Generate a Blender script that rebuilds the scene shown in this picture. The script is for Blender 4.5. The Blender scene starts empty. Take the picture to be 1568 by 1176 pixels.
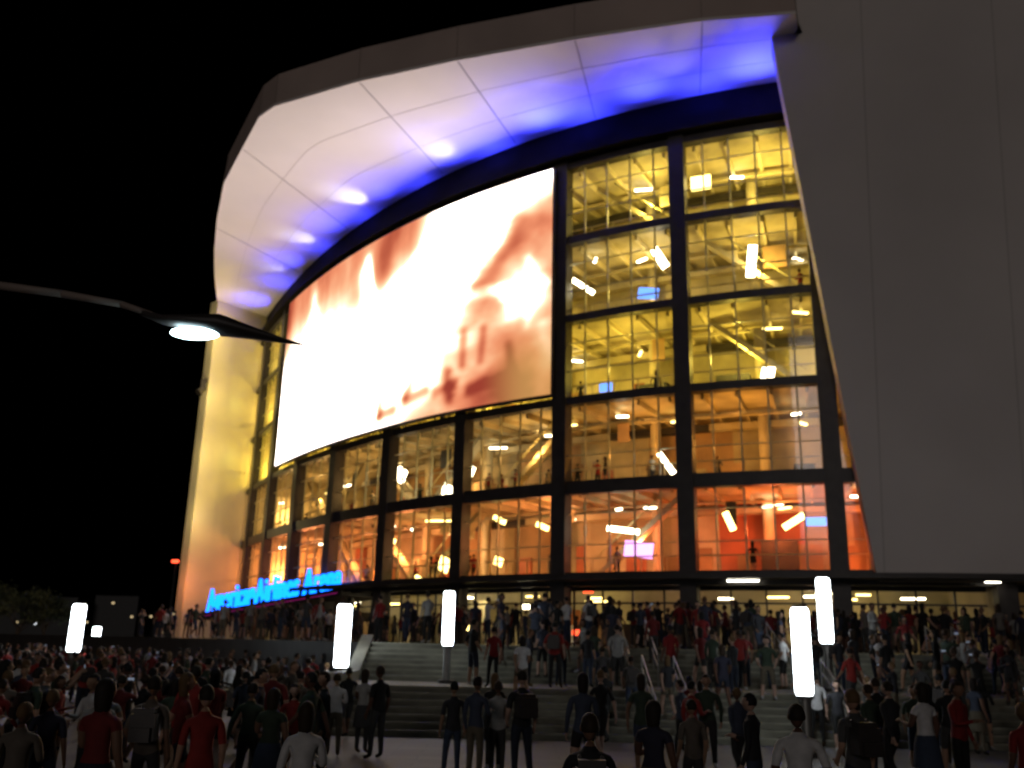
import bpy, bmesh, math, random
from mathutils import Vector, Matrix, noise
random.seed(11)
S=bpy.context.scene
COL=S.collection
EYE=2.3
rad=math.radians

# ------------------------------------------------------------ materials
def nodes(name):
    m=bpy.data.materials.new(name); m.use_nodes=True
    nt=m.node_tree; nt.nodes.clear()
    return m,nt,nt.nodes,nt.links
def pmat(name,col,rough=.6,var=.25,scale=2.0,metal=0,bump=0.0,spec=.4):
    m,nt,N,L=nodes(name)
    out=N.new('ShaderNodeOutputMaterial'); b=N.new('ShaderNodeBsdfPrincipled')
    L.new(b.outputs[0],out.inputs[0])
    tc=N.new('ShaderNodeTexCoord'); nz=N.new('ShaderNodeTexNoise')
    nz.inputs['Scale'].default_value=scale; nz.inputs['Detail'].default_value=6
    L.new(tc.outputs['Object'],nz.inputs['Vector'])
    r=N.new('ShaderNodeValToRGB'); L.new(nz.outputs['Fac'],r.inputs[0])
    r.color_ramp.elements[0].position=.3; r.color_ramp.elements[1].position=.7
    lo=[c*(1-var) for c in col]; hi=[min(1,c*(1+var)) for c in col]
    r.color_ramp.elements[0].color=(*lo,1); r.color_ramp.elements[1].color=(*hi,1)
    L.new(r.outputs[0],b.inputs['Base Color'])
    b.inputs['Roughness'].default_value=rough; b.inputs['Metallic'].default_value=metal
    b.inputs['Specular IOR Level'].default_value=spec
    if bump:
        bp=N.new('ShaderNodeBump'); bp.inputs['Strength'].default_value=bump
        L.new(nz.outputs['Fac'],bp.inputs['Height']); L.new(bp.outputs[0],b.inputs['Normal'])
    return m
def panelmat(name,c1,c2,mortar,w,h,axes='XZ',rough=.7,ms=.03,nf=.6,ns=.35):
    m,nt,N,L=nodes(name)
    out=N.new('ShaderNodeOutputMaterial'); b=N.new('ShaderNodeBsdfPrincipled'); L.new(b.outputs[0],out.inputs[0])
    tc=N.new('ShaderNodeTexCoord'); sp=N.new('ShaderNodeSeparateXYZ'); cb=N.new('ShaderNodeCombineXYZ')
    L.new(tc.outputs['Object'],sp.inputs[0])
    L.new(sp.outputs['X'],cb.inputs[0]); L.new(sp.outputs['Z' if axes=='XZ' else 'Y'],cb.inputs[1])
    br=N.new('ShaderNodeTexBrick'); L.new(cb.outputs[0],br.inputs['Vector'])
    br.offset=0.0 if axes=='XZ' else .5
    br.inputs['Color1'].default_value=(*c1,1); br.inputs['Color2'].default_value=(*c2,1); br.inputs['Mortar'].default_value=(*mortar,1)
    br.inputs['Scale'].default_value=1; br.inputs['Mortar Size'].default_value=ms; br.inputs['Mortar Smooth'].default_value=.6
    br.inputs['Brick Width'].default_value=w; br.inputs['Row Height'].default_value=h
    nz=N.new('ShaderNodeTexNoise'); nz.inputs['Scale'].default_value=ns; nz.inputs['Detail'].default_value=8
    L.new(tc.outputs['Object'],nz.inputs['Vector'])
    mx=N.new('ShaderNodeMix'); mx.data_type='RGBA'; mx.blend_type='MULTIPLY'; mx.inputs['Factor'].default_value=nf
    L.new(br.outputs['Color'],mx.inputs[6]); L.new(nz.outputs['Fac'],mx.inputs[7])
    L.new(mx.outputs[2],b.inputs['Base Color']); b.inputs['Roughness'].default_value=rough
    return m
def emat(name,col,s):
    m,nt,N,L=nodes(name)
    out=N.new('ShaderNodeOutputMaterial'); e=N.new('ShaderNodeEmission'); L.new(e.outputs[0],out.inputs[0])
    e.inputs[0].default_value=(*col,1); e.inputs[1].default_value=s
    return m
def rampmat(name,cols,mul,rough=.8):
    m,nt,N,L=nodes(name)
    out=N.new('ShaderNodeOutputMaterial'); b=N.new('ShaderNodeBsdfPrincipled'); L.new(b.outputs[0],out.inputs[0])
    oi=N.new('ShaderNodeObjectInfo'); mm=N.new('ShaderNodeMath'); mm.operation='MULTIPLY'; mm.inputs[1].default_value=mul
    fr=N.new('ShaderNodeMath'); fr.operation='FRACT'
    L.new(oi.outputs['Random'],mm.inputs[0]); L.new(mm.outputs[0],fr.inputs[0])
    r=N.new('ShaderNodeValToRGB'); r.color_ramp.interpolation='CONSTANT'
    els=r.color_ramp.elements
    while len(els)<len(cols): els.new(.5)
    for i,c in enumerate(cols):
        els[i].position=i/len(cols); els[i].color=(*c,1)
    L.new(fr.outputs[0],r.inputs[0])
    tc=N.new('ShaderNodeTexCoord'); nz=N.new('ShaderNodeTexNoise'); nz.inputs['Scale'].default_value=9
    L.new(tc.outputs['Object'],nz.inputs['Vector'])
    mx=N.new('ShaderNodeMix'); mx.data_type='RGBA'; mx.blend_type='MULTIPLY'; mx.inputs['Factor'].default_value=.5
    L.new(r.outputs[0],mx.inputs[6]); L.new(nz.outputs['Fac'],mx.inputs[7]); L.new(mx.outputs[2],b.inputs['Base Color'])
    b.inputs['Roughness'].default_value=rough; b.inputs['Specular IOR Level'].default_value=.2
    return m
def glassmat(name,f=.1):
    m,nt,N,L=nodes(name)
    out=N.new('ShaderNodeOutputMaterial'); t=N.new('ShaderNodeBsdfTransparent'); g=N.new('ShaderNodeBsdfGlossy')
    g.inputs['Roughness'].default_value=.08
    t.inputs[0].default_value=(.93,.89,.74,1)
    mx=N.new('ShaderNodeMixShader'); mx.inputs[0].default_value=f
    L.new(t.outputs[0],mx.inputs[1]); L.new(g.outputs[0],mx.inputs[2]); L.new(mx.outputs[0],out.inputs[0])
    return m

M_dark=pmat('dark_steel',(.03,.025,.023),.5,.3,1.5)
M_mull=pmat('mullion_metal',(.5,.45,.22),.4,.15,3)
M_white=pmat('white_interior',(.60,.53,.34),.7,.3,.35)
M_ceil=pmat('ceiling_paint',(.46,.40,.25),.8,.35,.5)
M_wood=pmat('warm_wall',(.42,.27,.13),.7,.45,.4)
M_red=pmat('red_wall',(.46,.16,.08),.6,.45,.4)
M_black=pmat('dark_opening',(.03,.03,.03),.6,.3,2)
M_soffit=pmat('soffit_panel',(.76,.70,.68),.6,.07,.12)
M_seam=pmat('soffit_seam',(.42,.38,.38),.7,.1,1)
M_fascia=pmat('fascia_paint',(.42,.33,.29),.6,.12,.2)
M_fseam=pmat('fascia_joint',(.26,.21,.18),.6,.12,.2)
M_wing=panelmat('wing_wall_panels',(.72,.66,.63),(.69,.63,.60),(.58,.53,.5),6.2,60.0,'XZ',.8,.06,.34,.12)
M_cream=pmat('cream_wall',(.62,.55,.36),.75,.12,.2)
M_glass=glassmat('window_glass',.035)
M_lamp_w=emat('lamp_white',(1,.93,.75),12)
M_lamp_y=emat('lamp_warm',(1,.78,.28),8)
M_lamp_p=emat('display_purple',(.7,.35,1),3)
M_lamp_b=emat('display_blue',(.10,.25,1),3)
M_lamp_r=emat('sign_red',(1,.08,.03),4)
M_pave=panelmat('plaza_paving',(.12,.115,.1),(.085,.08,.075),(.04,.04,.04),1.2,.6,'XY',.75,.012)
M_conc=pmat('stair_concrete',(.105,.10,.075),.8,.4,1.3,bump=.2)
M_nose=pmat('stair_nosing',(.15,.145,.11),.8,.25,2)
M_rail=pmat('rail_steel',(.22,.22,.21),.45,.1,3,metal=.7)

# ------------------------------------------------------------ mesh builder
class MB:
    def __init__(s): s.v=[];s.f=[];s.m=[];s.mats=[]
    def mi(s,mat):
        if mat not in s.mats: s.mats.append(mat)
        return s.mats.index(mat)
    def quad(s,pts,mat):
        b=len(s.v); s.v+= [tuple(p) for p in pts]; s.f.append(tuple(range(b,b+len(pts)))); s.m.append(s.mi(mat))
    def hexa(s,p,mat):
        b=len(s.v); s.v+=[tuple(q) for q in p]; k=s.mi(mat)
        for f in ((3,2,1,0),(4,5,6,7),(0,1,5,4),(1,2,6,5),(2,3,7,6),(3,0,4,7)):
            s.f.append(tuple(b+i for i in f)); s.m.append(k)
    def box(s,c,size,mat,rot=0,tilt=None):
        R=Matrix.Rotation(rot,3,'Z')
        if tilt: R=R@Matrix.Rotation(tilt,3,'Y')
        hx,hy,hz=[d/2 for d in size]; c=Vector(c)
        P=[c+R@Vector((x,y,z)) for z in(-hz,hz) for x,y in((-hx,-hy),(hx,-hy),(hx,hy),(-hx,hy))]
        s.hexa(P,mat)
    def tube(s,p0,p1,r0,r1,mat,seg=10,caps=True):
        p0=Vector(p0);p1=Vector(p1);d=(p1-p0).normalized()
        a=d.orthogonal().normalized(); c=d.cross(a); b=len(s.v);k=s.mi(mat)
        for p,r in((p0,r0),(p1,r1)):
            for i in range(seg):
                t=2*math.pi*i/seg; s.v.append(tuple(p+a*r*math.cos(t)+c*r*math.sin(t)))
        for i in range(seg):
            j=(i+1)%seg; s.f.append((b+i,b+j,b+seg+j,b+seg+i)); s.m.append(k)
        if caps:
            s.f.append(tuple(b+i for i in reversed(range(seg)))); s.m.append(k)
            s.f.append(tuple(b+seg+i for i in range(seg))); s.m.append(k)
    def obj(s,name,parent=None,smooth=False):
        me=bpy.data.meshes.new(name); me.from_pydata(s.v,[],s.f)
        for mt in s.mats: me.materials.append(mt)
        me.polygons.foreach_set('material_index',s.m)
        bm=bmesh.new(); bm.from_mesh(me); bmesh.ops.recalc_face_normals(bm,faces=bm.faces); bm.to_mesh(me); bm.free()
        if smooth:
            for p in me.polygons: p.use_smooth=True
        o=bpy.data.objects.new(name,me); COL.objects.link(o)
        if parent: o.parent=parent
        return o
def empty(name,loc=(0,0,0)):
    o=bpy.data.objects.new(name,None); o.location=loc; COL.objects.link(o); return o

# ------------------------------------------------------------ facade curve
BAY=7.65
def interp(x,xs,ys):
    if x<=xs[0]: return ys[0]
    for i in range(len(xs)-1):
        if x<=xs[i+1]:
            return ys[i]+(ys[i+1]-ys[i])*(x-xs[i])/(xs[i+1]-xs[i])
    return ys[-1]
HN=[-5.5,-1.5,-.5,.5,1.5,2.5,3.5,4.5,5.5,6.5,7.5,8.5]; HD=[2,6,12,20,28.5,37,45,51,56,60,63,65]
def head(n): return rad(interp(n,HN,HD))
ST=.05; TAB={0:(17.0,48.0)}
x,y=17.0,48.0
for i in range(0,200):
    h=head((i+.5)*ST); x-=math.cos(h)*ST*BAY; y+=math.sin(h)*ST*BAY; TAB[i+1]=(x,y)
x,y=17.0,48.0
for i in range(0,-130,-1):
    h=head((i-.5)*ST); x+=math.cos(h)*ST*BAY; y-=math.sin(h)*ST*BAY; TAB[i-1]=(x,y)
def F(n,off,z):
    k=n/ST; i=math.floor(k); f=k-i
    a=TAB[i];b=TAB[i+1]; h=head(n)
    return Vector((a[0]+(b[0]-a[0])*f-math.sin(h)*off, a[1]+(b[1]-a[1])*f-math.cos(h)*off, z))
def fbox(mb,n0,n1,o0,o1,z0,z1,mat,den=4):
    seg=max(1,int(math.ceil((n1-n0)*den)))
    b=len(mb.v);k=mb.mi(mat)
    for i in range(seg+1):
        n=n0+(n1-n0)*i/seg
        for o,z in((o0,z0),(o1,z0),(o1,z1),(o0,z1)): mb.v.append(tuple(F(n,o,z)))
    for i in range(seg):
        q=b+i*4
        for a in range(4):
            c=(a+1)%4; mb.f.append((q+a,q+c,q+4+c,q+4+a)); mb.m.append(k)
    mb.f.append((b+3,b+2,b+1,b)); mb.m.append(k)
    q=b+seg*4; mb.f.append((q,q+1,q+2,q+3)); mb.m.append(k)
def fsheet(mb,n0,n1,o,z0,z1,mat,den=4):
    seg=max(1,int(math.ceil((n1-n0)*den)))
    for i in range(seg):
        a=n0+(n1-n0)*i/seg; c=n0+(n1-n0)*(i+1)/seg
        mb.quad([F(a,o,z0),F(c,o,z0),F(c,o,z1),F(a,o,z1)],mat)

ARENA=empty('arena_building',(17,60,2.3))
bpy.context.view_layer.update()
def arena(o):
    o.parent=ARENA; o.matrix_parent_inverse=ARENA.matrix_world.inverted(); return o

FH=5.25; Z0=EYE+3.75; TER=2.3
LV=[Z0+FH*k for k in range(6)]
NEND=8.4; NBEG=-1.0
fr=MB()
for k,z in enumerate(LV):
    t=.45 if k in(0,1) else .28
    fbox(fr,NBEG,NEND,-.3,.35,z-t,z+t*.7,M_dark)
for n in range(-1,9):
    w=.46/BAY
    fbox(fr,n-w,n+w,-.35,.5,TER,LV[5]+.3,M_dark,1)
arena(fr.obj('facade_frame'))
mu=MB()
for n in range(-1,9):
    for j in range(1,5):
        nn=n+j/5
        if nn>NEND: continue
        w=.045/BAY
        fbox(mu,nn-w,nn+w,-.07,.05,LV[0]+.3,LV[5]-.3,M_mull,1)
for k in range(5):
    for fz in(.36,.7):
        z=LV[k]+FH*fz; fbox(mu,NBEG,NEND,-.055,.04,z-.03,z+.03,M_mull)
arena(mu.obj('window_mullions'))
gl=MB(); fsheet(gl,NBEG,NEND,0,LV[0]+.2,LV[5]-.2,M_glass); arena(gl.obj('window_glass'))
sl=MB()
DEP=-8
for k,z in enumerate(LV):
    fbox(sl,NBEG,NEND,DEP,-.32,z-.2,z+.12,M_ceil)
fbox(sl,-5,9,DEP-.5,DEP,TER,LV[0]-.2,M_white)
rb=random.Random(77)
for k in range(5):
    n=NBEG
    while n<NEND:
        n2=min(NEND,n+rb.uniform(.3,.9))
        pal=[[M_red,M_ceil,M_wood,M_wood,M_white],[M_wood,M_wood,M_ceil],[M_white,M_ceil,M_white],[M_white,M_ceil],[M_white,M_ceil,M_white]][k]
        fbox(sl,n,n2,DEP-.5,DEP,LV[k]+.12,LV[k+1]-.2,rb.choice(pal),4); n=n2
for n in (NBEG,NEND-.06): fbox(sl,n,n+.05,DEP,-.4,TER,LV[5],M_white,1)
arena(sl.obj('floor_slabs'))
# ---- interior
it=MB(); lamps=MB()
rr=random.Random(5)
for k in range(5):
    zf=LV[k]+.12; zc=LV[k+1]-.2
    for n in range(-1,9):
        ne=min(n+1,NEND)
        for j in range(4):
            nn=n+.12+j*.25
            if nn+.02<ne: fbox(it,nn,nn+.02,DEP,-.5,zc-.34,zc-.004,M_white if k>1 else M_ceil,1)
        fbox(it,n,ne,-4.6,-4.3,zc-.5,zc-.39,M_ceil,2)
        fbox(it,n,ne,-6.9,-6.3,zc-.85,zc-.42,M_ceil if rr.random()<.7 else M_dark,2)
        for j in range(2):
            if rr.random()<.4:
                nn=n+rr.uniform(.05,.75)
                if nn+.2<ne: fbox(it,nn,nn+rr.uniform(.08,.2),-3.9,-3.8,zc-rr.uniform(1.1,2.0),zc-.5,rr.choice([M_wood,M_black,M_white,M_ceil]),1)
        fbox(it,n,ne,-1.05,-.97,zf+1.08,zf+1.16,M_white,3); fbox(it,n,ne,-1.04,-.98,zf+.1,zf+.16,M_white,3)
        for j in range(5):
            nn=n+j*.2
            if nn<ne: fbox(it,nn,nn+.008,-1.04,-.98,zf,zf+1.1,M_white,1)
        for j in range(3):
            nn=n+.08+j*.31+rr.uniform(-.04,.04); w=rr.uniform(.1,.22); hh=rr.uniform(1.6,3.0)
            if nn+w<ne:
                fbox(it,nn,nn+w,DEP,DEP+.12,zf+.02,zf+hh,rr.choice([M_black,M_wood,M_red,M_ceil,M_wood]),1)
        if rr.random()<.75 and n+.5<ne:
            nn=n+rr.uniform(.1,.6); fbox(it,nn,nn+.3,-6.2,-5,zf,zf+rr.uniform(1.1,2.6),rr.choice([M_black,M_wood,M_red,M_ceil]),1)
        c=F(n+.5,-6,zf); it.tube(c,(c.x,c.y,zc),.33,.33,M_ceil,12)
        if rr.random()<.4 and ne-n>.9:
            a=F(n+.1,-3.5,zf);b=F(n+.9,-3.5,zc-.1)
            if rr.random()<.5: a.z,b.z=b.z,a.z
            up=Vector((0,0,.4)); h=head(n+.5); o=Vector((-math.sin(h),-math.cos(h),0))*.7
            it.hexa([a,b,b+o,a+o,a+up,b+up,b+o+up,a+o+up],M_ceil)
            up2=Vector((0,0,1.3)); it.tube(a+o+up2,b+o+up2,.05,.05,M_mull,6)
        for j in range(rr.choice([1,1,2])):
            nn=n+rr.uniform(.1,.85)
            if nn>ne-.05: continue
            c=F(nn,rr.uniform(-6,-1.6),zc-rr.uniform(.5,.9))
            lamps.box(c,(rr.uniform(.5,1.3),.16,.1),rr.choice([M_lamp_w,M_lamp_y,M_lamp_w]),-head(nn)+rr.uniform(-1.1,1.1))
arena(it.obj('interior_fitout'))
def fpanel(n,off,z,w,h,mat,tilt=0):
    lamps.box(F(n,off,z),(w,.12,h),mat,-head(n),tilt)
fpanel(1.45,-1.6,LV[0]+1.7,1.7,.9,M_lamp_p,.12)
fpanel(.12,-1.4,LV[0]+3.0,1.1,.45,M_lamp_b,0)
fpanel(1.35,-2,LV[3]+1.7,1.3,.7,M_lamp_b,.2)
fpanel(1.68,-1,LV[2]+.9,.8,.5,M_lamp_b,0)
fpanel(1.22,-1.5,LV[3]+3.7,.5,1.5,M_lamp_w,-.5)
fpanel(.48,-1.5,LV[3]+2.7,.5,2.0,M_lamp_w,.12)
fpanel(1.9,-1.2,LV[3]+2.6,.3,1.9,M_lamp_w,-.9)
fpanel(.85,-1.2,LV[4]+2.9,1.2,.9,M_lamp_y,0)
fpanel(.4,-1.2,LV[2]+.9,.7,.7,M_lamp_w,.2)
fpanel(1.2,-1.3,LV[1]+1.3,.3,1.5,M_lamp_w,-.6)
fpanel(1.6,-2,LV[0]+2.9,2.0,.3,M_lamp_w,.15)
fpanel(.75,-2,LV[0]+3.2,.35,1.1,M_lamp_y,-.4)
fpanel(.28,-2,LV[0]+3.1,1.3,.35,M_lamp_y,-.55)
for n,z,w,h in((3.15,1.9,1.0,1.3),(3.4,.9,.9,.9),(4.1,2.6,1.0,1.0)):
    fpanel(n,-1.5,LV[1]+z,w,h,M_lamp_w,.5)
for n,z,w,h in((3.4,1,.9,.9),(3.75,-.1,.8,.8),(2.75,1,.6,.5),(2.75,3.6,1.0,.3),(2.3,3.0,.9,.3),(4.2,3,.9,.3)):
    fpanel(n,-1.5,LV[0]+z+.3,w,h,M_lamp_y,.4)
arena(lamps.obj('interior_lamps'))

def light(name,typ,loc,e,col,**kw):
    l=bpy.data.lights.new(name,typ); l.energy=e; l.color=col
    for a,b in kw.items(): setattr(l,a,b)
    o=bpy.data.objects.new(name,l); o.location=loc; COL.objects.link(o); return o
ROWC=[(1,.22,.07),(1,.43,.08),(1,.76,.13),(1,.74,.14),(1,.80,.20)]
ROWE=[680,350,560,440,560]
for k in range(5):
    for n in range(-1,9):
        if n+.5>NEND: nn=n+.2
        else: nn=n+.5+rr.uniform(-.2,.2)
        c=ROWC[k]; e=ROWE[k]*rr.uniform(.6,1.35)
        if n>=2 and k==1: c=(1,.60,.22); e*=1.1
        if n>=2 and k==0: c=(1,.33,.12) if n!=3 else (1,.55,.3)
        if n in(-1,0) and k==0: c=(1,.18,.05)
        arena(light('interior_fill','POINT',F(nn,-3.2+rr.uniform(-.8,.8),LV[k]+2.5+rr.uniform(-.4,.4)),e,c,shadow_soft_size=.14))  # point lights added mid-storey so ceilings and back walls look lit
# ---- ground floor
gf=MB()
for n in range(-4,9):
    for j in range(4):
        w=.05/BAY; nn=n+j/4
        if nn<8.3: fbox(gf,nn-w,nn+w,-1.6,-1.5,TER,Z0-.45,M_dark,1)
fbox(gf,-4.9,8.3,-1.62,-1.49,TER+2.4,TER+2.5,M_dark)
fbox(gf,-4.9,8.3,-1.7,-1.42,Z0-.62,Z0-.2,M_dark)
fbox(gf,-4.9,8.35,-1.7,1.9,Z0-.2,Z0+.05,M_dark)
for i in range(40):
    nn=rr.uniform(-4,8); fbox(gf,nn,nn+rr.uniform(.08,.3),-7+i*.01,-5.5+i*.01,TER,TER+rr.uniform(1,3.0),rr.choice([M_white,M_wood,M_red,M_dark,M_dark,M_dark]),1)
arena(gf.obj('entrance_storefront'))
gg=MB(); fsheet(gg,-4.9,8.3,-1.55,TER+.02,Z0-.62,M_glass); arena(gg.obj('entrance_glass'))
gL=MB()
for i in range(34):
    nn=rr.uniform(-4,8); c=F(nn,rr.uniform(-7,-2.5),Z0-rr.uniform(.5,1.0))
    gL.box(c,(rr.uniform(.4,1.5),.2,.1),rr.choice([M_lamp_w,M_lamp_y]),-head(nn)+rr.uniform(-.5,.5))
for nn,z,m in((1.9,3.2,M_lamp_r),(2.0,.8,M_lamp_r),(3.1,1.0,M_lamp_y),(2.5,2.3,M_lamp_w),(4.3,2.5,M_lamp_w)):
    gL.box(F(nn,-1.9,TER+z),(.6,.1,.3),m,-head(nn))
for nn,w_ in((.62,1.6),(-.9,.7),(-1.7,1.1)): gL.box(F(nn,.9,Z0-.28),(w_,.12,.07),M_lamp_w,-head(nn))
arena(gL.obj('entrance_lamps'))
for n in (-3.5,-2.2,-1,.2,1.3,2.4,3.4,4.5,6,7.3):
    arena(light('entrance_pendant','POINT',F(n,-4.2,TER+2.9),100 if n>2 else 70,(1,.82,.56) if n>2 else (1,.62,.45),shadow_soft_size=.12))

# ---- frieze, soffit, roof
ZS=EYE+33; ZT=ZS+2.35
M_frz=pmat('frieze_cladding',(.012,.010,.010),.85,.2,1,spec=.1)
up=MB()
fbox(up,-1.4,8.6,-.8,0.0,LV[5]+.25,ZS,M_frz)
fbox(up,-1.0,8.5,.0,1.0,LV[5]+.3,LV[5]+.45,M_frz)
arena(up.obj('frieze'))
OUT=[(15.15,44.1),(15.2,43.2),(14.8,42.25),(9.92,43.0),(3.1,44.85),(-3.66,47.05),(-9.8,49.4),(-15.6,52.3),(-16.9,53.6),(-19.2,57.8),(-21.9,62.8),(-24.3,69),(-26.4,75.2),(-28.2,81.2),(-30.0,88.0)]
INN=[-.35,-.2,-.05,.8,1.7,2.5,3.4,4.2,4.45,5.1,5.7,6.4,7.0,7.7,8.4]
so=MB(); SEG=6
def outp(t):
    i=min(int(t),len(OUT)-2); f=t-i
    return Vector((OUT[i][0]+(OUT[i+1][0]-OUT[i][0])*f,OUT[i][1]+(OUT[i+1][1]-OUT[i][1])*f,0))
def innp(t):
    i=min(int(t),len(INN)-2); f=t-i
    return F(INN[i]+(INN[i+1]-INN[i])*f,0,0)
K=(len(OUT)-1)*3
for i in range(K):
    for j in range(SEG):
        P=[]
        for (a,b) in((i,j),(i+1,j),(i+1,j+1),(i,j+1)):
            p=outp(a/3).lerp(innp(a/3),b/SEG); p.z=ZS; P.append(p)
        so.quad(P,M_soffit)
arena(so.obj('soffit'))
se=MB()
def strip(ta,w0,w1,wd=.05):
    p=outp(ta).lerp(innp(ta),w0); q=outp(ta).lerp(innp(ta),w1)
    d=(q-p).normalized(); s=Vector((-d.y,d.x,0))*wd
    p.z=q.z=ZS-.03
    se.hexa([p-s,q-s,q+s,p+s]+[v+Vector((0,0,.024)) for v in (p-s,q-s,q+s,p+s)],M_seam)
for t in (3,4,5,6,9,11.3): strip(t,0.0,.97,.04)
for w in(.33,.66):
    for i in range(K):
        a=outp(i/3).lerp(innp(i/3),w); b=outp((i+1)/3).lerp(innp((i+1)/3),w)
        d=(b-a).normalized(); s=Vector((-d.y,d.x,0))*.006; a.z=b.z=ZS-.02
        se.hexa([a-s,b-s,b+s,a+s]+[v+Vector((0,0,.012)) for v in (a-s,b-s,b+s,a+s)],M_seam)
arena(se.obj('soffit_seams'))
fa=MB()
for i in range(len(OUT)-1):
    a=Vector((*OUT[i],0));b=Vector((*OUT[i+1],0)); Z=Vector((0,0,1))
    c=innp(i);d=innp(i+1); c.z=d.z=0
    fa.quad([a+Z*(ZS-.05),b+Z*(ZS-.05),b+Z*ZT,a+Z*ZT],M_fascia)
    fa.quad([a+Z*ZT,b+Z*ZT,d+Z*(ZT+1),c+Z*(ZT+1)],M_fascia)
    u=(b-a).normalized(); s=Vector((-u.y,u.x,0))
    if s.dot(innp(i)-a)>0: s=-s
    s=s*.09
    fa.hexa([a+Z*(ZS-.08),b+Z*(ZS-.08),b+s+Z*(ZS-.08),a+s+Z*(ZS-.08),a+Z*(ZS+.12),b+Z*(ZS+.12),b+s+Z*(ZS+.12),a+s+Z*(ZS+.12)],M_soffit)
    L_=(b-a).length
    m_=max(1,int(L_/5.5))
    for q in range(m_):
        if i<3: continue
        p=a.lerp(b,q/m_)
        fa.hexa([p+Z*(ZS+.13),p+u*.05+Z*(ZS+.13),p+u*.05+s*.2+Z*(ZS+.13),p+s*.2+Z*(ZS+.13),p+Z*ZT,p+u*.05+Z*ZT,p+u*.05+s*.2+Z*ZT,p+s*.2+Z*ZT],M_fseam)
arena(fa.obj('roof_fascia'))
rv=MB()
P=[F(-1.2,DEP-.6,0),F(8.5,DEP-.6,0),Vector((-8,150,0)),Vector((60,150,0)),Vector((80,60,0))]
Zt=Vector((0,0,ZT+.9)); Zb=Vector((0,0,TER))
ring=[F(-1.2+9.7*i/12,DEP-.6,0) for i in range(13)]+P[2:]
for i in range(len(ring)):
    a=ring[i]; b=ring[(i+1)%len(ring)]; rv.quad([a+Zb,b+Zb,b+Zt,a+Zt],M_fascia)
rv.quad([p+Zt for p in ring],M_fascia)
for i in range(12):
    n0=-1.2+9.7*i/12;n1=-1.2+9.7*(i+1)/12
    rv.quad([F(n0,0,ZT+.95),F(n1,0,ZT+.95),F(n1,DEP-.6,ZT+.95),F(n0,DEP-.6,ZT+.95)],M_fascia)
arena(rv.obj('rear_volume'))
# ---- right wing wall (leaning)
wd=Vector((.962,-.272,0)); B=Vector((18.25,46.4,Z0-.05)); T=Vector((14.05,44.25,ZS))
T2=T+(T-B)*.28; th=Vector((.272,.962,0))*1.6
ww=MB()
B2=B+wd*60;TT2=T2+wd*64
ww.hexa([B,B2,B2+th,B+th,T2,TT2,TT2+th,T2+th],M_wing)
B0=B+Vector((0,0,-.25))+wd*.1
ww.hexa([B0-th*.03,B2-th*.03,B2+th*2.4,B0+th*2.4]+[p+Vector((0,0,.22)) for p in (B0-th*.03,B2-th*.03,B2+th*2.4,B0+th*2.4)],M_dark)
arena(ww.obj('right_wing_wall'))
# ---- left wing wall
lw=MB()
a=Vector((-30.0,88.0,0)); b=F(8.4,0,0); b.z=0
d=(b-a).normalized(); s=Vector((-d.y,d.x,0))
if s.x>0: s=-s
s=s*1.2
Zl=Vector((0,0,TER)); Zh=Vector((0,0,ZS-.01))
b=b+d*4
lw.hexa([a+Zl,b+Zl,b+s+Zl,a+s+Zl,a+Zh,b+Zh,b+s+Zh,a+s+Zh],M_cream)
lw.hexa([a+s+Zl,b+s+Zl,b+s*6+Vector((0,20,TER)),a+s*2+Vector((-1,14,TER)),a+s+Zh,b+s+Zh,b+s*6+Vector((0,20,ZS-.01)),a+s*2+Vector((-1,14,ZS-.01))],M_fascia)
arena(lw.obj('left_wing_wall'))
lf=MB(); c=a+Vector((-.3,-.5,26.3)); lf.box(c,(.5,.5,1.1),M_dark,.3); lf.box(c+Vector((.2,.3,.4)),(.2,.9,.2),M_dark); lf.tube(c+Vector((0,-.1,-.55)),c+Vector((-.25,-.4,-.95)),.28,.4,M_dark)
arena(lf.obj('wall_fixture'))
for z,e in((29,450),(23,330),(17,360),(11,330)):
    arena(light('wall_washer','POINT',F(7.75,5.6,z+TER),e,(1,.78,.32),shadow_soft_size=.1))
for z in (17.3,22.8): arena(light('wall_washer','POINT',F(8.1,1.9,z+TER),34,(1,.9,.25),shadow_soft_size=.1))
arena(light('wall_washer','POINT',F(7.8,6,TER+5),300,(1,.30,.12),shadow_soft_size=.12))
# ---- blue uplights
for i,n in enumerate((-.2,.35,.75,1.2,1.75,2.1,2.7,3.1,3.7,4.1,4.7,5.1,5.7,6.3,7.0,7.8)):
    h=head(n); o=Vector((-math.sin(h),-math.cos(h),0)); e=(190 if i%2 else 130)*rr.uniform(.75,1.25)*(1.35 if n<2.8 else .7)
    l=light('blue_uplight','AREA',F(n,1.0,LV[5]+.75),e,(.03,.04,1),shape='RECTANGLE',size=2.2,size_y=.3)
    l.rotation_euler=(o*(.25 if i%2==0 else .6)+Vector((0,0,.85))).to_track_quat('-Z','Y').to_euler(); l.data.spread=rad(135 if i%2==0 else 100); arena(l)
for n,e,t_ in((3.1,200,.7),(4.4,420,.75),(5.6,220,.7),(.9,60,1.5),(6.6,90,.7)):
    h=head(n); o=Vector((-math.sin(h),-math.cos(h),0))
    l=light('white_uplight','SPOT',F(n,.9,LV[5]+.8),e*2,(.75,.78,1),spot_size=rad(60),spot_blend=1,shadow_soft_size=.1)
    l.rotation_euler=(o*t_+Vector((0,0,.75))).to_track_quat('-Z','Y').to_euler(); arena(l)

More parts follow.
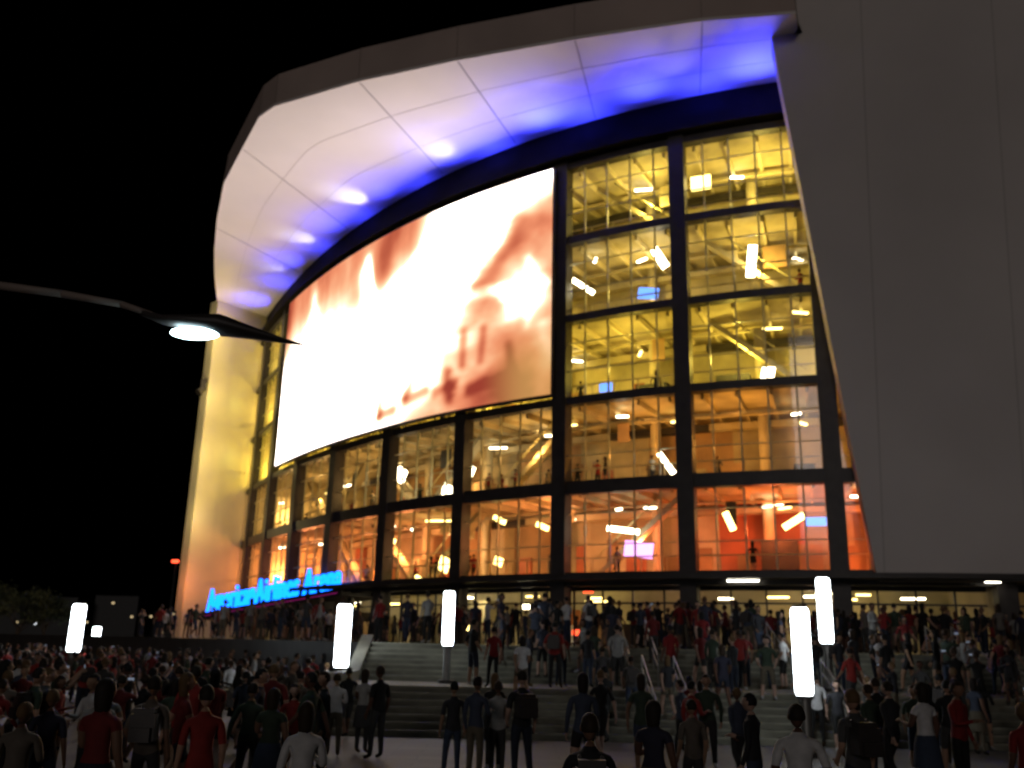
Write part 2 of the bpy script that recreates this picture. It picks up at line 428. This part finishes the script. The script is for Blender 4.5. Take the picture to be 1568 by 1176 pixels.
# ------------------------------------------------------------ LED screen
def sm(a,b,x):
    t=max(0,min(1,(x-a)/(b-a))); return t*t*(3-2*t)
NS,NT=180,104; N0,N1=6.55,2.04; ZA,ZB=EYE+14.6,EYE+29.7
vs=[];cs=[];fs=[]
def fb(x,y,z=0,o=4): return noise.fractal(Vector((x,y,z)),1.1,2.1,o)
def seg_d(px,py,ax,ay,bx,by,asp=2.2):
    px*=asp;ax*=asp;bx*=asp
    dx,dy=bx-ax,by-ay; t=max(0,min(1,((px-ax)*dx+(py-ay)*dy)/(dx*dx+dy*dy)))
    return math.hypot(px-ax-t*dx,py-ay-t*dy),t
K4=[(0.0,(.34,.05,.03)),(.22,(.60,.14,.07)),(.42,(.90,.30,.15)),(.60,(1.05,.55,.30)),(.78,(1.5,1.0,.64)),(.92,(2.6,2.1,1.6)),(1.15,(5.0,4.2,3.8)),(1.6,(6.2,5.5,5.2))]
for j in range(NT+1):
    for i in range(NS+1):
        s=i/NS;t=j/NT
        vs.append(tuple(F(N0+(N1-N0)*s,.95,ZA+(ZB-ZA)*t)))
        wx=s*2.2+.08*fb(s*5,t*4,3); wt=t+.05*fb(s*6,t*5,9)
        h=1.35+.15*fb(s*7,t*2.2,1)
        e=sm(.44,.95,wt+.12*(s-.3))*(1-sm(.60,.72,s-.12*(t-.8)))
        h-=e*(.90+.22*fb(s*13,t*2.5,4))
        h-=.4*math.exp(-((s-.56+.1*(1-t))/.045)**2)*sm(.55,.8,t)
        d,q=seg_d(s,t,.47,.92,.52,.55); h+=.5*math.exp(-(d/.035)**2)
        d,q=seg_d(s,t,.455,.86,.47,.74); h+=.35*math.exp(-(d/.05)**2)
        d,q=seg_d(s,t,.20,.9,.22,.6); h+=.3*math.exp(-(d/.06)**2)
        h-=.45*sm(.07,0,s)*sm(.3,.9,t)
        r=sm(.70,.88,s+.06*fb(s*4,t*6,7)-.10*(t-.5)); h-=r*(.86+.26*fb(s*9,t*6,2))
        d,q=seg_d(wx/2.2,wt,.62,.55,.985,1.0); h+=1.15*math.exp(-(d/(.20-.10*q))**2)
        d,q=seg_d(wx/2.2,wt,.91,.44,.95,.48); h+=.5*math.exp(-(d/.075)**2)
        d,q=seg_d(wx/2.2,wt,.80,.50,.985,.46); h+=.35*math.exp(-(d/.035)**2)
        d,q=seg_d(wx/2.2,wt,.95,.62,.96,.34); h+=.3*math.exp(-(d/.03)**2)
        d,q=seg_d(wx/2.2,wt,.985,.02,1.0,.30); h+=.4*math.exp(-(d/.06)**2)
        d,q=seg_d(wx/2.2,wt,.84,.52,.93,.80); h-=.35*math.exp(-(d/.05)**2)
        for ax,ay,bx,by in((.80,.20,.80,.35),(.845,.20,.85,.34),(.88,.1,.92,.12),(.92,.12,.91,.24)):
            d,q=seg_d(s,t,ax,ay,bx,by); h-=.35*math.exp(-(d/.022)**2)
        if .5<s<.93 and t<.3:
            for ax,ay,bx,by in((.555,.06,.55,.2),(.555,.06,.60,.07),(.64,.10,.70,.12),(.64,.12,.66,.19),(.73,.10,.78,.12),(.77,.06,.76,.18),(.82,.08,.86,.10)):
                d,q=seg_d(s+.004*fb(s*30,t*30),t,ax,ay,bx,by); h-=.50*math.exp(-(d/.028)**2)
        h-=.42*sm(.24,.02,t)*sm(.5,.62,s)
        hh=max(0,min(1.59,h))
        for a in range(len(K4)-1):
            if hh<=K4[a+1][0]:
                f=(hh-K4[a][0])/(K4[a+1][0]-K4[a][0]); c=[K4[a][1][m]*(1-f)+K4[a+1][1][m]*f for m in range(3)]; break
        y_=sm(.84,.96,s)*sm(.38,.12,t)*.6  # glow of windows behind the screen, painted into its lower right corner
        c=[c[0]*(1-y_)+.70*y_,c[1]*(1-y_)+.42*y_,c[2]*(1-y_)+.12*y_]
        cs+= [c[0],c[1],c[2],1]
for j in range(NT):
    for i in range(NS):
        a=j*(NS+1)+i; fs.append((a,a+1,a+NS+2,a+NS+1))
me=bpy.data.meshes.new('led_video_screen'); me.from_pydata(vs,[],fs)
ca=me.color_attributes.new('pix','FLOAT_COLOR','POINT'); ca.data.foreach_set('color',cs)
m,nt,N,L=nodes('led_screen_image'); out=N.new('ShaderNodeOutputMaterial'); e=N.new('ShaderNodeEmission'); at=N.new('ShaderNodeAttribute'); at.attribute_name='pix'
L.new(at.outputs['Color'],e.inputs[0]); e.inputs[1].default_value=1.0; L.new(e.outputs[0],out.inputs[0])
m.cycles.emission_sampling='FRONT_BACK'
me.materials.append(m)
SCR=bpy.data.objects.new('led_video_screen',me); COL.objects.link(SCR)
sb=MB(); fbox(sb,N1-.02,N0+.02,.7,.9,ZA-.15,ZB+.12,M_dark,6)
for n in (2.2,3,4,5,6): fbox(sb,n-.02,n+.02,.36,.7,ZA,ZB,M_dark,1)
o=sb.obj('screen_backing',SCR)

# ------------------------------------------------------------ letter sign
SIGN=empty('illuminated_letter_sign',(-18.5,73.5,5))
bpy.context.view_layer.update()
def sgn(o): o.parent=SIGN; o.matrix_parent_inverse=SIGN.matrix_world.inverted(); return o
A=Vector((-25.2,80,4.45)); Bq=Vector((-11.8,67,5.95))
cu=bpy.data.curves.new('txt','FONT'); cu.body='AmericanAirlines Arena'; cu.size=2.6; cu.extrude=.08; cu.bevel_depth=.02; cu.shear=.12; cu.space_character=1.08; cu.offset=.012
to=bpy.data.objects.new('txt',cu); COL.objects.link(to); bpy.context.view_layer.update()
dg=bpy.context.evaluated_depsgraph_get(); tm=bpy.data.meshes.new_from_object(to.evaluated_get(dg)); wdt=max(v.co.x for v in tm.vertices)
bpy.data.objects.remove(to)
X=(Bq-A); ln=X.length; X.normalize(); Y=Vector((0,0,1)); Y=(Y-X*Y.dot(X)).normalized(); Zn=X.cross(Y)
Mx=Matrix((X,Y,Zn)).transposed().to_4x4(); Mx.translation=A
tm.transform(Matrix.Diagonal((ln/wdt,1,1,1))); tm.transform(Mx)
tm.materials.clear(); tm.materials.append(emat('neon_blue',(.003,.14,1.0),5))
tl=bpy.data.objects.new('letters',tm); COL.objects.link(tl); sgn(tl)
cb=MB(); back=-Zn; Z=Vector((0,0,1))
p=[A-X*.6-back*.5-Z*.12,Bq+X*.8-back*.5-Z*.12,Bq+X*.8+back*3.2-Z*.12,A-X*.6+back*3.2-Z*.12]
cb.hexa([q-Z*.5 for q in p]+p,M_dark)
for f in(.02,.35,.68,.98):
    q=A.lerp(Bq,f)+back*1.2; cb.tube((q.x,q.y,TER),(q.x,q.y,q.z-.5),.2,.2,M_dark,10)
q0=A-X*.3-back*.52-Z*.4;q1=Bq+X*.3-back*.52-Z*.4
cb.tube(q0,q1,.025,.025,emat('neon_magenta',(.5,.02,.25),.5),6)
sgn(cb.obj('sign_ledge'))

# ------------------------------------------------------------ ground, terrace, stairs
g=MB(); g.quad([(-1500,-300,0),(1500,-300,0),(1500,2500,0),(-1500,2500,0)],M_pave); g.obj('ground')
SX0,SX1=-4.6,27; SY=25.0
te=MB(); poly=[(SX0,33),(-12,44),(-34,74),(-62,100),(-62,220),(150,220),(150,33)]
te.quad([(x,y,TER) for x,y in poly],M_pave)
for i in range(len(poly)):
    a=poly[i];b=poly[(i+1)%len(poly)]
    te.quad([(*a,0),(*b,0),(*b,TER),(*a,TER)],M_dark)
te.obj('terrace')
st=MB(); NSTEP=7; RZ=1.15/NSTEP; TR=.36
def flight(y0,z0):
    for i in range(NSTEP):
        ya=y0+i*TR; z=z0+RZ*(i+1)
        st.quad([(SX0,ya,z-RZ),(SX1,ya,z-RZ),(SX1,ya,z),(SX0,ya,z)],M_conc)
        st.quad([(SX0,ya,z),(SX1,ya,z),(SX1,ya+TR,z),(SX0,ya+TR,z)],M_conc)
        st.quad([(SX0,ya-.004,z-.05),(SX1,ya-.004,z-.05),(SX1,ya-.004,z+.004),(SX0,ya-.004,z+.004)],M_nose)
        st.quad([(SX0,ya-.004,z+.004),(SX1,ya-.004,z+.004),(SX1,ya+.05,z+.004),(SX0,ya+.05,z+.004)],M_nose)
flight(SY,0); flight(33-NSTEP*TR,1.15)
ya=SY+NSTEP*TR; yb=33-NSTEP*TR
st.quad([(SX0,ya,1.15),(SX1,ya,1.15),(SX1,yb,1.15),(SX0,yb,1.15)],M_conc)
for xx in(SX0-.4,SX1):
    pr=[(SY-.3,0),(33.2,0),(33.2,TER+.25),(yb,1.45),(ya,1.45),(SY-.3,.35)]
    for X0 in(xx,xx+.4): st.quad([(X0,y,z) for y,z in pr],M_conc)
    for i in range(len(pr)):
        a=pr[i];b=pr[(i+1)%len(pr)]; st.quad([(xx,*a),(xx+.4,*a),(xx+.4,*b),(xx,*b)],M_conc)
st.obj('stairs')
def gz(x,y):
    if x>SX0 and x<SX1:
        if y<SY: return 0
        if y<ya: return RZ*(int((y-SY)/TR)+1)
        if y<yb: return 1.15
        if y<33: return 1.15+RZ*(int((y-yb)/TR)+1)
        return TER
    if x>=SX1: return 0 if y<33 else TER
    pts=[(33,SX0),(44,-12),(74,-34),(100,-62)]
    if y<33: return 0
    e=interp(y,[p[0] for p in pts],[p[1] for p in pts])
    return TER if x>e else 0
for xx in(3.9,9.0,14.5):
    h=MB()
    for dx in(0,.9):
        for (a0,z0) in((SY,0),(yb,1.15)):
            p0=Vector((xx+dx,a0-.1,z0+.95)); p1=Vector((xx+dx,a0+NSTEP*TR,z0+1.15+.95))
            h.tube(p0,p1,.025,.025,M_rail,8); h.tube(p0-Vector((0,0,.35)),p1-Vector((0,0,.35)),.018,.018,M_rail,8)
            for f in(0,.33,.66,1):
                q=p0.lerp(p1,f); h.tube((q.x,q.y,gz(q.x,q.y+.01)-.01),(q.x,q.y,q.z),.022,.022,M_rail,8)
    h.obj('stair_handrail')

# ------------------------------------------------------------ plaza light columns
M_tube=emat('tube_diffuser',(.86,.95,1.0),12)
def column(x,y,zb,z0,z1,r=.2):
    e=empty('light_column',(x,y,zb)); 
    b=MB(); b.tube((0,0,0),(0,0,.1),r*1.5,r*1.4,M_dark,20); b.tube((0,0,.1),(0,0,z0-.08),r*.62,r*.62,M_rail,20)
    b.tube((0,0,z0-.08),(0,0,z0),r*.9,r*.95,M_rail,20); b.tube((0,0,z1),(0,0,z1+.05),r*.85,r*.7,M_rail,20); b.obj('post',e)
    t=MB(); hgt=z1-z0
    prof=[(0,.80),(.04,.97),(.95,.97),(.985,.88),(1,.75)]
    for (u0,a0),(u1,a1) in zip(prof,prof[1:]): t.tube((0,0,z0+hgt*u0),(0,0,z0+hgt*u1),r*a0,r*a1,M_tube,24,False)
    t.obj('diffuser',e,True)
column(7.0,22.7,0,1.32,3.32,.22)
column(9.95,29.7,1.15,1.42,3.42,.22)
column(-1.8,29.5,1.15,1.1,2.73,.18)
column(-5.35,31.4,0,1.49,3.48,.25)
column(-19.3,43,0,1.6,3.66,.3)
column(-47,110,0,1.3,3.3,.45)

# ------------------------------------------------------------ street lamp
SLm=empty('street_lamp',(-10.2,14.2,0))
b=MB()
pts=[(0,0,0),(0,0,7.55),(.35,0,7.80),(1.0,0,7.86),(1.75,0,7.80),(2.8,0,7.68),(3.8,0,7.52),(4.3,0,7.36)]
b.tube((0,0,0),(0,0,.5),.17,.15,M_dark,14)
for i in range(len(pts)-1): b.tube(pts[i],pts[i+1],.1-.008*i,.092-.008*i,M_fseam if i>0 else M_dark,12)
b.obj('pole_and_arm',SLm,True)
hd=MB()
secs=[(4.15,.05,.05,7.38),(4.5,.16,.07,7.27),(5.0,.26,.13,7.22),(5.45,.28,.17,7.20),(5.9,.2,.11,7.10),(6.4,.1,.05,6.98),(6.8,.02,.012,6.9)]
bb=len(hd.v);k=hd.mi(M_dark)
for (xx,wy,wz,zz) in secs:
    for i in range(12):
        t=2*math.pi*i/12; hd.v.append((xx,wy*math.cos(t),zz+wz*math.sin(t)))
for s_ in range(len(secs)-1):
    for i in range(12):
        j=(i+1)%12; q=bb+s_*12; hd.f.append((q+i,q+j,q+12+j,q+12+i)); hd.m.append(k)
hd.obj('lamp_head',SLm,True)
bm=bmesh.new(); bmesh.ops.create_uvsphere(bm,u_segments=20,v_segments=12,radius=1)
for v in bm.verts: v.co=Vector((v.co.x*.40+5.05,v.co.y*.2,v.co.z*.09+7.05))
me=bpy.data.meshes.new('lens'); bm.to_mesh(me); bm.free(); me.materials.append(emat('lamp_lens',(.62,.90,1),22))
o=bpy.data.objects.new('lens',me); COL.objects.link(o); o.parent=SLm

# ------------------------------------------------------------ trees + distant things
M_leaf=pmat('foliage',(.035,.045,.018),.7,.5,.8); M_bark=pmat('bark',(.08,.06,.04),.9,.3,4)
def tree(x,y,h,seed):
    r=random.Random(seed); e=MB()
    e.tube((0,0,0),(0,0,h*.45),.22,.14,M_bark,8)
    cl=[]
    for i in range(9):
        a=r.uniform(0,6.28); l=r.uniform(.15,.34)*h; p=Vector((math.cos(a)*l,math.sin(a)*l,h*r.uniform(.55,.92)))
        e.tube((0,0,h*r.uniform(.3,.45)),p,.1,.02,M_bark,6); cl.append((p,r.uniform(.1,.19)*h))
    for i in range(2200):
        p,s=r.choice(cl); d=Vector((r.gauss(0,1),r.gauss(0,1),r.gauss(0,.7)))*s*.55; c=p+d
        u=Vector((r.gauss(0,1),r.gauss(0,1),r.gauss(0,1))).normalized()*.16; w=u.orthogonal().normalized()*.1
        e.quad([c-u,c-w,c+u,c+w],M_leaf)
    o=e.obj('tree'); o.location=(x,y,0)
for i,(x,y,h) in enumerate([(-50,98,6.8),(-57,104,8.0),(-54,112,7.0)]): tree(x,y,h,i+3)
db=MB(); r=random.Random(4)
M_far=emat('distant_window',(1,.75,.4),.8); M_farw=emat('distant_lamp',(.9,.95,1),3)
for i in range(14):
    x=-190+i*11; h=r.uniform(6,13); db.box((x,230+r.uniform(-15,15),h/2),(r.uniform(9,13),12,h),M_black)
    for j in range(3): db.box((x+r.uniform(-5,5),r.uniform(205,212),r.uniform(3,10)),(.4,.3,.4),r.choice([M_far,M_far,M_far,M_farw]))
db.box((-62,175,16),(1.2,.4,.5),M_lamp_r); db.tube((-62,175.5,0),(-62,175.5,16),.2,.15,M_black)
db.obj('distant_buildings')

# ------------------------------------------------------------ people
M_shirt=rampmat('shirt',[(.02,.02,.022),(.30,.30,.29),(.03,.03,.05),(.20,.015,.015),(.07,.07,.07),(.02,.02,.02),(.04,.06,.04),(.13,.11,.09),(.03,.03,.035),(.28,.03,.025),(.05,.06,.09),(.015,.015,.015),(.6,.6,.6),(.16,.02,.02)],1)
M_pants=rampmat('trousers',[(.02,.025,.04),(.03,.03,.03),(.04,.055,.09),(.12,.10,.07),(.015,.015,.015),(.05,.05,.05)],7.31)
M_skin=rampmat('skin',[(.42,.25,.17),(.32,.19,.12),(.2,.11,.07),(.45,.29,.22),(.12,.06,.04)],13.7,.6)
M_shoe=rampmat('shoes',[(.02,.02,.02),(.4,.4,.4),(.1,.06,.03)],5.3,.6)
M_hair=rampmat('hair',[(.015,.01,.008),(.03,.018,.01),(.01,.01,.01),(.12,.07,.03),(.02,.015,.01)],9.1,.7)
M_eye=pmat('eye',(.02,.02,.02),.3,.1,5)
M_phone=emat('phone_screen',(.6,.7,.9),.25)
PM=[M_shirt,M_pants,M_skin,M_shoe,M_hair,M_eye,M_phone,M_dark]
def person_mesh(name,arms,legs,shorts=False,longhair=False,sleeve=.62,phone=False,pack=False,female=False,lean=0):
    w=.92 if female else 1.0
    V=[];R=[];E=[]
    def av(p,r,parent=None):
        V.append(Vector(p)); R.append(r if isinstance(r,tuple) else (r,r))
        if parent is not None: E.append((parent,len(V)-1))
        return len(V)-1
    pel=av((0,0,.97),(.145,.105)); wa=av((0,.0+lean*.3,1.13),(.12*w,.09),pel); ch=av((0,.0+lean*.7,1.31),(.15*w,.105),wa)
    nb=av((0,-.01+lean,1.46),(.065,.06),ch); nk=av((0,.005+lean,1.56),(.048,.05),nb)
    bones=[(pel,wa,'s'),(wa,ch,'s'),(ch,nb,'s'),(nb,nk,'n')]
    hands=[]
    for sd,(el,wr) in zip((1,-1),arms):
        sh=av((sd*.175*w,-.005+lean,1.405),(.062,.06),ch)
        e=av((sd*el[0],el[1]+lean,el[2]),(.043,.043),sh); wv=av((sd*wr[0],wr[1]+lean,wr[2]),(.028,.026),e)
        d=(V[wv]-V[e]).normalized(); pa=av(V[wv]+d*.07,(.036,.022),wv)
        bones+=[(ch,sh,'s'),(sh,e,'u'),(e,wv,'f'),(wv,pa,'h')]; hands.append((V[pa].copy(),d,sd))
    for sd,(kn,an) in zip((1,-1),legs):
        hp=av((sd*.088,0,.9),(.09,.095),pel); k=av((sd*kn[0],kn[1],kn[2]),(.062,.062),hp); a=av((sd*an[0],an[1],an[2]),(.042,.045),k)
        t=av((sd*(an[0]+.015),an[1]+.15,max(.035,an[2]-.05)),(.042,.032),a)
        bones+=[(pel,hp,'p'),(hp,k,'p'),(k,a,'c'),(a,t,'o')]
    me=bpy.data.meshes.new('t'); me.from_pydata(V,E,[]); ob=bpy.data.objects.new('t',me); COL.objects.link(ob)
    md=ob.modifiers.new('s','SKIN'); md.use_smooth_shade=True
    for i,sv in enumerate(me.skin_vertices[0].data): sv.radius=R[i]; sv.use_root=(i==0)
    sb_=ob.modifiers.new('u','SUBSURF'); sb_.levels=1
    bpy.context.view_layer.update(); dg=bpy.context.evaluated_depsgraph_get()
    nm=bpy.data.meshes.new_from_object(ob.evaluated_get(dg)); nm.name=name
    bpy.data.objects.remove(ob)
    nm.materials.clear()
    for m_ in PM: nm.materials.append(m_)
    for p in nm.polygons:
        c=p.center; best=9;lab='s';bt=0
        for a,b_,l in bones:
            A_=V[a];B_=V[b_];d=B_-A_; t=max(0,min(1,(c-A_).dot(d)/d.length_squared)); q=(c-A_-d*t).length-(R[a][0]*(1-t)+R[b_][0]*t)
            if q<best: best=q;lab=l;bt=t
        mi={'s':0,'n':2,'h':2,'p':1,'o':3}.get(lab,0)
        if lab=='s' and c.z<.93: mi=1
        if lab=='p' and c.z>.95: mi=0
        if lab=='u': mi=0 if bt<sleeve*1.4 else 2
        if lab=='f': mi=0 if sleeve>.9 else 2
        if lab=='c': mi=2 if (shorts and bt>.08) else 1
        if lab=='p' and shorts and female and c.z<.68: mi=2
        if lab=='c' and bt>.95: mi=3
        p.material_index=mi; p.use_smooth=True
    bm=bmesh.new(); bm.from_mesh(nm)
    def ball(c,s,mi,fn=None,seg=(14,10),rm=None):
        r_=bmesh.ops.create_uvsphere(bm,u_segments=seg[0],v_segments=seg[1],radius=1)
        vv=r_['verts']; fc={f for v in vv for f in v.link_faces}
        for f in fc: f.material_index=mi; f.smooth=True
        if rm:
            dl=[f for f in fc if rm(f.calc_center_median())]; bmesh.ops.delete(bm,geom=dl,context='FACES'); vv=[v for v in vv if v.is_valid]
        for v in vv:
            u=v.co.copy()
            if fn: u=fn(u)
            v.co=Vector((c[0]+u.x*s[0],c[1]+u.y*s[1],c[2]+u.z*s[2]))
    hc=(0,.02+lean*1.1,1.655)
    def hf(u):
        q=u.copy()
        if u.z<0: q.x*=1+.32*u.z; q.y*=1+.12*u.z
        if abs(u.x)<.2 and u.y>.85 and -.35<u.z<.12: q.y+=.2
        if abs(u.x)<.3 and u.y>.6 and -.85<u.z<-.6: q.y+=.1
        return q
    ball(hc,(.076,.094,.115),2,hf,(18,14))
    for sx in(-1,1):
        ball((hc[0]+sx*.03,hc[1]+.082,hc[2]+.01),(.012,.01,.007),5,None,(8,6))
        ball((hc[0]+sx*.078,hc[1]-.005,hc[2]-.005),(.011,.02,.032),2,None,(8,6))
    ball((hc[0],hc[1]+.084,hc[2]-.055),(.024,.008,.007),5,None,(8,6))
    if longhair:
        def lh(u):
            q=u.copy()
            if u.z<-.1 : q.z=u.z*2.3; q.y=u.y*.8-.15
            return q
        ball((hc[0],hc[1]-.012,hc[2]+.012),(.088,.102,.12),4,lh,(18,14),lambda u:u.y>.3 and u.z<.5)
    else:
        ball((hc[0],hc[1]-.008,hc[2]+.014),(.083,.1,.116),4,None,(18,14),lambda u:(u.y>.2 and u.z<.5) or u.z<-.45)
    fm=MB()
    for (p,d,sd) in hands:
        s=Vector((0,1,0))-d*d.y
        if s.length<.3: s=Vector((0,0,1))-d*d.z
        s.normalize(); inn=d.cross(s).normalized()
        if inn.x*sd>0: inn=-inn
        for i,(o,l) in enumerate(((-.024,.058),(-.008,.072),(.008,.078),(.024,.068))):
            a=p+s*o-d*.005; b1=a+d*l*.55+inn*.006; c1=b1+d*l*.4+inn*.026
            fm.tube(a,b1,.010,.009,M_skin,6); fm.tube(b1,c1,.009,.006,M_skin,6)
        a=p-d*.04+s*.022; b1=a+s*.028+d*.03; fm.tube(a,b1,.012,.010,M_skin,6); fm.tube(b1,b1+d*.03+s*.006,.010,.007,M_skin,6)
    if phone:
        p=(hands[0][0]+hands[1][0])/2 if abs(hands[0][0].z-hands[1][0].z)<.1 else hands[0][0]+Vector((0,.02,.06))
        fm.box(p+Vector((0,.03,.05)),(.13,.012,.07),M_dark); fm.box(p+Vector((0,.022,.05)),(.115,.003,.058),M_phone)
    if pack:
        for i,(zz,sx,sy,sz_) in enumerate(((1.2,.3,.16,.3),(1.37,.24,.12,.08),(1.12,.24,.06,.16))):
            fm.box((0,-.17-(.1 if i==2 else 0)+lean,zz),(sx,sy,sz_),M_dark)
        for sx in(-.1,.1): fm.tube((sx,-.1+lean,1.42),(sx,.1+lean,1.4),.02,.02,M_dark,6)
    if fm.v:
        idx={M_skin:2,M_dark:7,M_phone:6}
        base=[bm.verts.new(v) for v in fm.v]
        for f,mi in zip(fm.f,fm.m):
            ff=bm.faces.new([base[i] for i in f]); ff.material_index=idx[fm.mats[mi]]
    if female and not shorts:
        prev=None
        for zz,rx,ry in((1.02,.145,.11),(.9,.185,.145),(.72,.2,.17),(.56,.215,.19)):
            ring_=[bm.verts.new((math.cos(t*math.pi/9)*rx,math.sin(t*math.pi/9)*ry,zz)) for t in range(18)]
            if prev:
                for i in range(18):
                    ff=bm.faces.new([prev[i],prev[(i+1)%18],ring_[(i+1)%18],ring_[i]]); ff.material_index=1; ff.smooth=True
            prev=ring_
    bm.to_mesh(nm); bm.free()
    return nm
AD=((.225,-.03,1.13),(.24,.06,.88)); AP=((.25,-.08,1.14),(.2,.08,.98)); AF=((.22,.06,1.14),(.12,.27,1.2))
AU=((.24,.16,1.34),(.09,.34,1.58)); AB=((.24,-.12,1.14),(.23,-.2,.9)); AW=((.22,.08,1.14),(.21,.25,.98))
LS=((.1,.01,.5),(.105,-.01,.09)); LW1=((.1,.17,.52),(.1,.2,.1)); LW2=((.1,.0,.5),(.1,-.24,.14)); LR=((.13,.03,.5),(.16,.0,.09))
VAR=[
 person_mesh('man_standing',(AD,AD),(LS,LR)),
 person_mesh('man_walking',(AB,AW),(LW1,LW2),shorts=True),
 person_mesh('man_photographing',(AU,AU),(LR,LS),phone=True),
 person_mesh('woman_standing',(AD,AF),(LS,LS),longhair=True,female=True,sleeve=.3),
 person_mesh('woman_walking',(AW,AB),(LW2,LW1),longhair=True,female=True,shorts=True,sleeve=.4),
 person_mesh('man_hands_on_hips',(AP,AP),(LR,LR),shorts=True,sleeve=.6),
 person_mesh('man_jacket',(AF,AD),(LS,LS),sleeve=1.0,lean=.02),
 person_mesh('man_backpack',(AD,AP),(LR,LS),pack=True,sleeve=.6),
 person_mesh('woman_relaxed',(AF,AD),(LS,LR),longhair=True,female=True,shorts=True,sleeve=1.0),
 person_mesh('man_walking_long',(AW,AB),(LW1,LW2),sleeve=1.0),
]
WV=[0,0,1,1,2,3,4,4,5,5,6,6,7,8,8,9,9]
pr=random.Random(21); placed=[]
def person(x,y,v=None,face=None,parent=None,z=None,sc=None):
    if v is None: v=pr.choice(WV)
    o=bpy.data.objects.new('person',VAR[v]); s=sc or pr.uniform(.9,1.06)
    o.scale=(s*pr.uniform(.98,1.15),s*pr.uniform(.98,1.15),s)
    g_=gz(x,y) if z is None else z
    if face is None: face=pr.choice([pr.gauss(0,.5),pr.gauss(0,.7),pr.uniform(-3.14,3.14)])
    o.rotation_euler=(0,0,face)
    if parent:
        o.parent=parent; o.location=(x-parent.location.x,y-parent.location.y,g_-parent.location.z); o.name='person_figure'
    else: o.location=(x,y,g_)
    COL.objects.link(o); placed.append((x,y)); return o
def free(x,y,d=.55): return all((x-a)**2+(y-b)**2>d*d for a,b in placed)
for cx,cy in((7,22.7),(9.95,29.7),(-1.8,29.5),(-5.35,31.4),(-19.3,43)): placed.append((cx,cy))
spec=[(-3.55,20.5,6,.2),(-3.05,21.1,3,-.4),(-2.6,20.2,0,.9),(-.9,17.3,0,.3),(-.5,17.0,6,-.5),(-.12,17.8,9,0),(.3,17.1,7,.4),(-.2,18.8,3,.1),
 (.75,8.6,7,0),(-2.0,9.9,8,.2),(-5.6,21,1,.4),(-6.1,14.5,6,2.6),(-5.6,12.1,0,.2),(-7.1,13.4,3,.3),(-4.3,18,5,0),(-4.9,16.4,4,.8),(-6.9,17.5,2,0),
 (-3.2,13.5,3,-.2),(-8.3,16.2,9,.1),(1.75,11.5,3,-.6),(2.7,14.1,0,.3),(1.3,16.2,8,0),(3.3,13,6,1),(3.05,10.2,5,-.1),(5.1,14.2,5,0),(4.4,12.3,7,.3),(8.4,20,1,2.7),(11.7,25.2,9,.3),
 (5.9,26.2,4,.1),(6.7,15.6,3,.5),(7.6,16.4,6,-2.5),(6.6,12.4,0,.1),(2.0,20.3,1,.4),(4.0,19.3,9,2.9),(-4.4,12.2,7,0),(-3.9,24.2,1,.5),
 (-5.0,10.2,6,.1),(-4.1,10.0,3,-.3),(-5.9,11.0,9,.4),(-3.3,10.8,0,.5),(-6.6,12.3,8,-.2)]
for x,y,v,f in spec: person(x,y,v,f)
def scatter(n,r0,r1,d0,d1,parent=None,skip=None,md=.55):
    k=0;t=0
    while k<n and t<n*30:
        t+=1; y=pr.uniform(d0,d1); q=pr.uniform(r0,r1); x=q*y
        if skip and skip(q,y): continue
        if not free(x,y,md): continue
        person(x,y,parent=parent); k+=1
gap=lambda q,y: -.135<q<-.06 and y<34
scatter(56,-.56,-.17,13,27,md=.45)
scatter(24,.06,.56,16,25,skip=lambda q,y:.26<q<.34 and y<22.7)
CR=empty('distant_crowd',(0,45,0))
scatter(190,-.58,-.17,27,62,CR,gap,.45)
scatter(50,-.25,.03,33.8,60,CR,gap)
scatter(14,-.04,.09,25.5,33,CR,md=.5)
scatter(50,.09,.56,25.5,33,CR,md=.5)
scatter(150,.03,.56,33.5,45,CR,md=.45)
for i in range(46):
    k=pr.choice([0,0,0,1,1,2,3]); n=pr.uniform(-.8,7.5); p=F(n,pr.uniform(-2.6,-1.4),0)
    person(p.x,p.y,parent=CR,z=LV[k]+.12)
for i in range(40):
    p=F(pr.uniform(-3,7.5),pr.uniform(-4,1.5),0); person(p.x,p.y,parent=CR,z=TER)

# ------------------------------------------------------------ world, added faint sun, camera
w=bpy.data.worlds.new('World'); S.world=w; w.use_nodes=True
nt=w.node_tree; bg=nt.nodes['Background']; sk=nt.nodes.new('ShaderNodeTexSky'); sk.sky_type='NISHITA'; sk.sun_disc=False
sk.sun_elevation=rad(-6); sk.sun_rotation=rad(200)
nt.links.new(sk.outputs[0],bg.inputs[0]); bg.inputs[1].default_value=.01
front_fill=light('front_fill','SUN',(0,-10,40),.21,(1,.89,.84),angle=rad(12))  # added fill standing in for city glow, lifts wing wall and crowd
front_fill.rotation_euler=Vector((.25,1,-.22)).to_track_quat('-Z','Y').to_euler()
cd=bpy.data.cameras.new('camera'); cam=bpy.data.objects.new('camera',cd); COL.objects.link(cam)
cd.sensor_width=36; cd.lens=32.46; cd.clip_end=5000; cd.clip_start=.1
cd.dof.use_dof=True; cd.dof.focus_distance=5.0; cd.dof.aperture_fstop=1.9
cam.matrix_world=Matrix.Translation((0,0,EYE))@Matrix.Rotation(rad(90+15.8),4,'X')@Matrix.Rotation(rad(1.3),4,'Z')
S.camera=cam
S.view_settings.view_transform='Standard'; S.view_settings.look='None'; S.view_settings.exposure=0
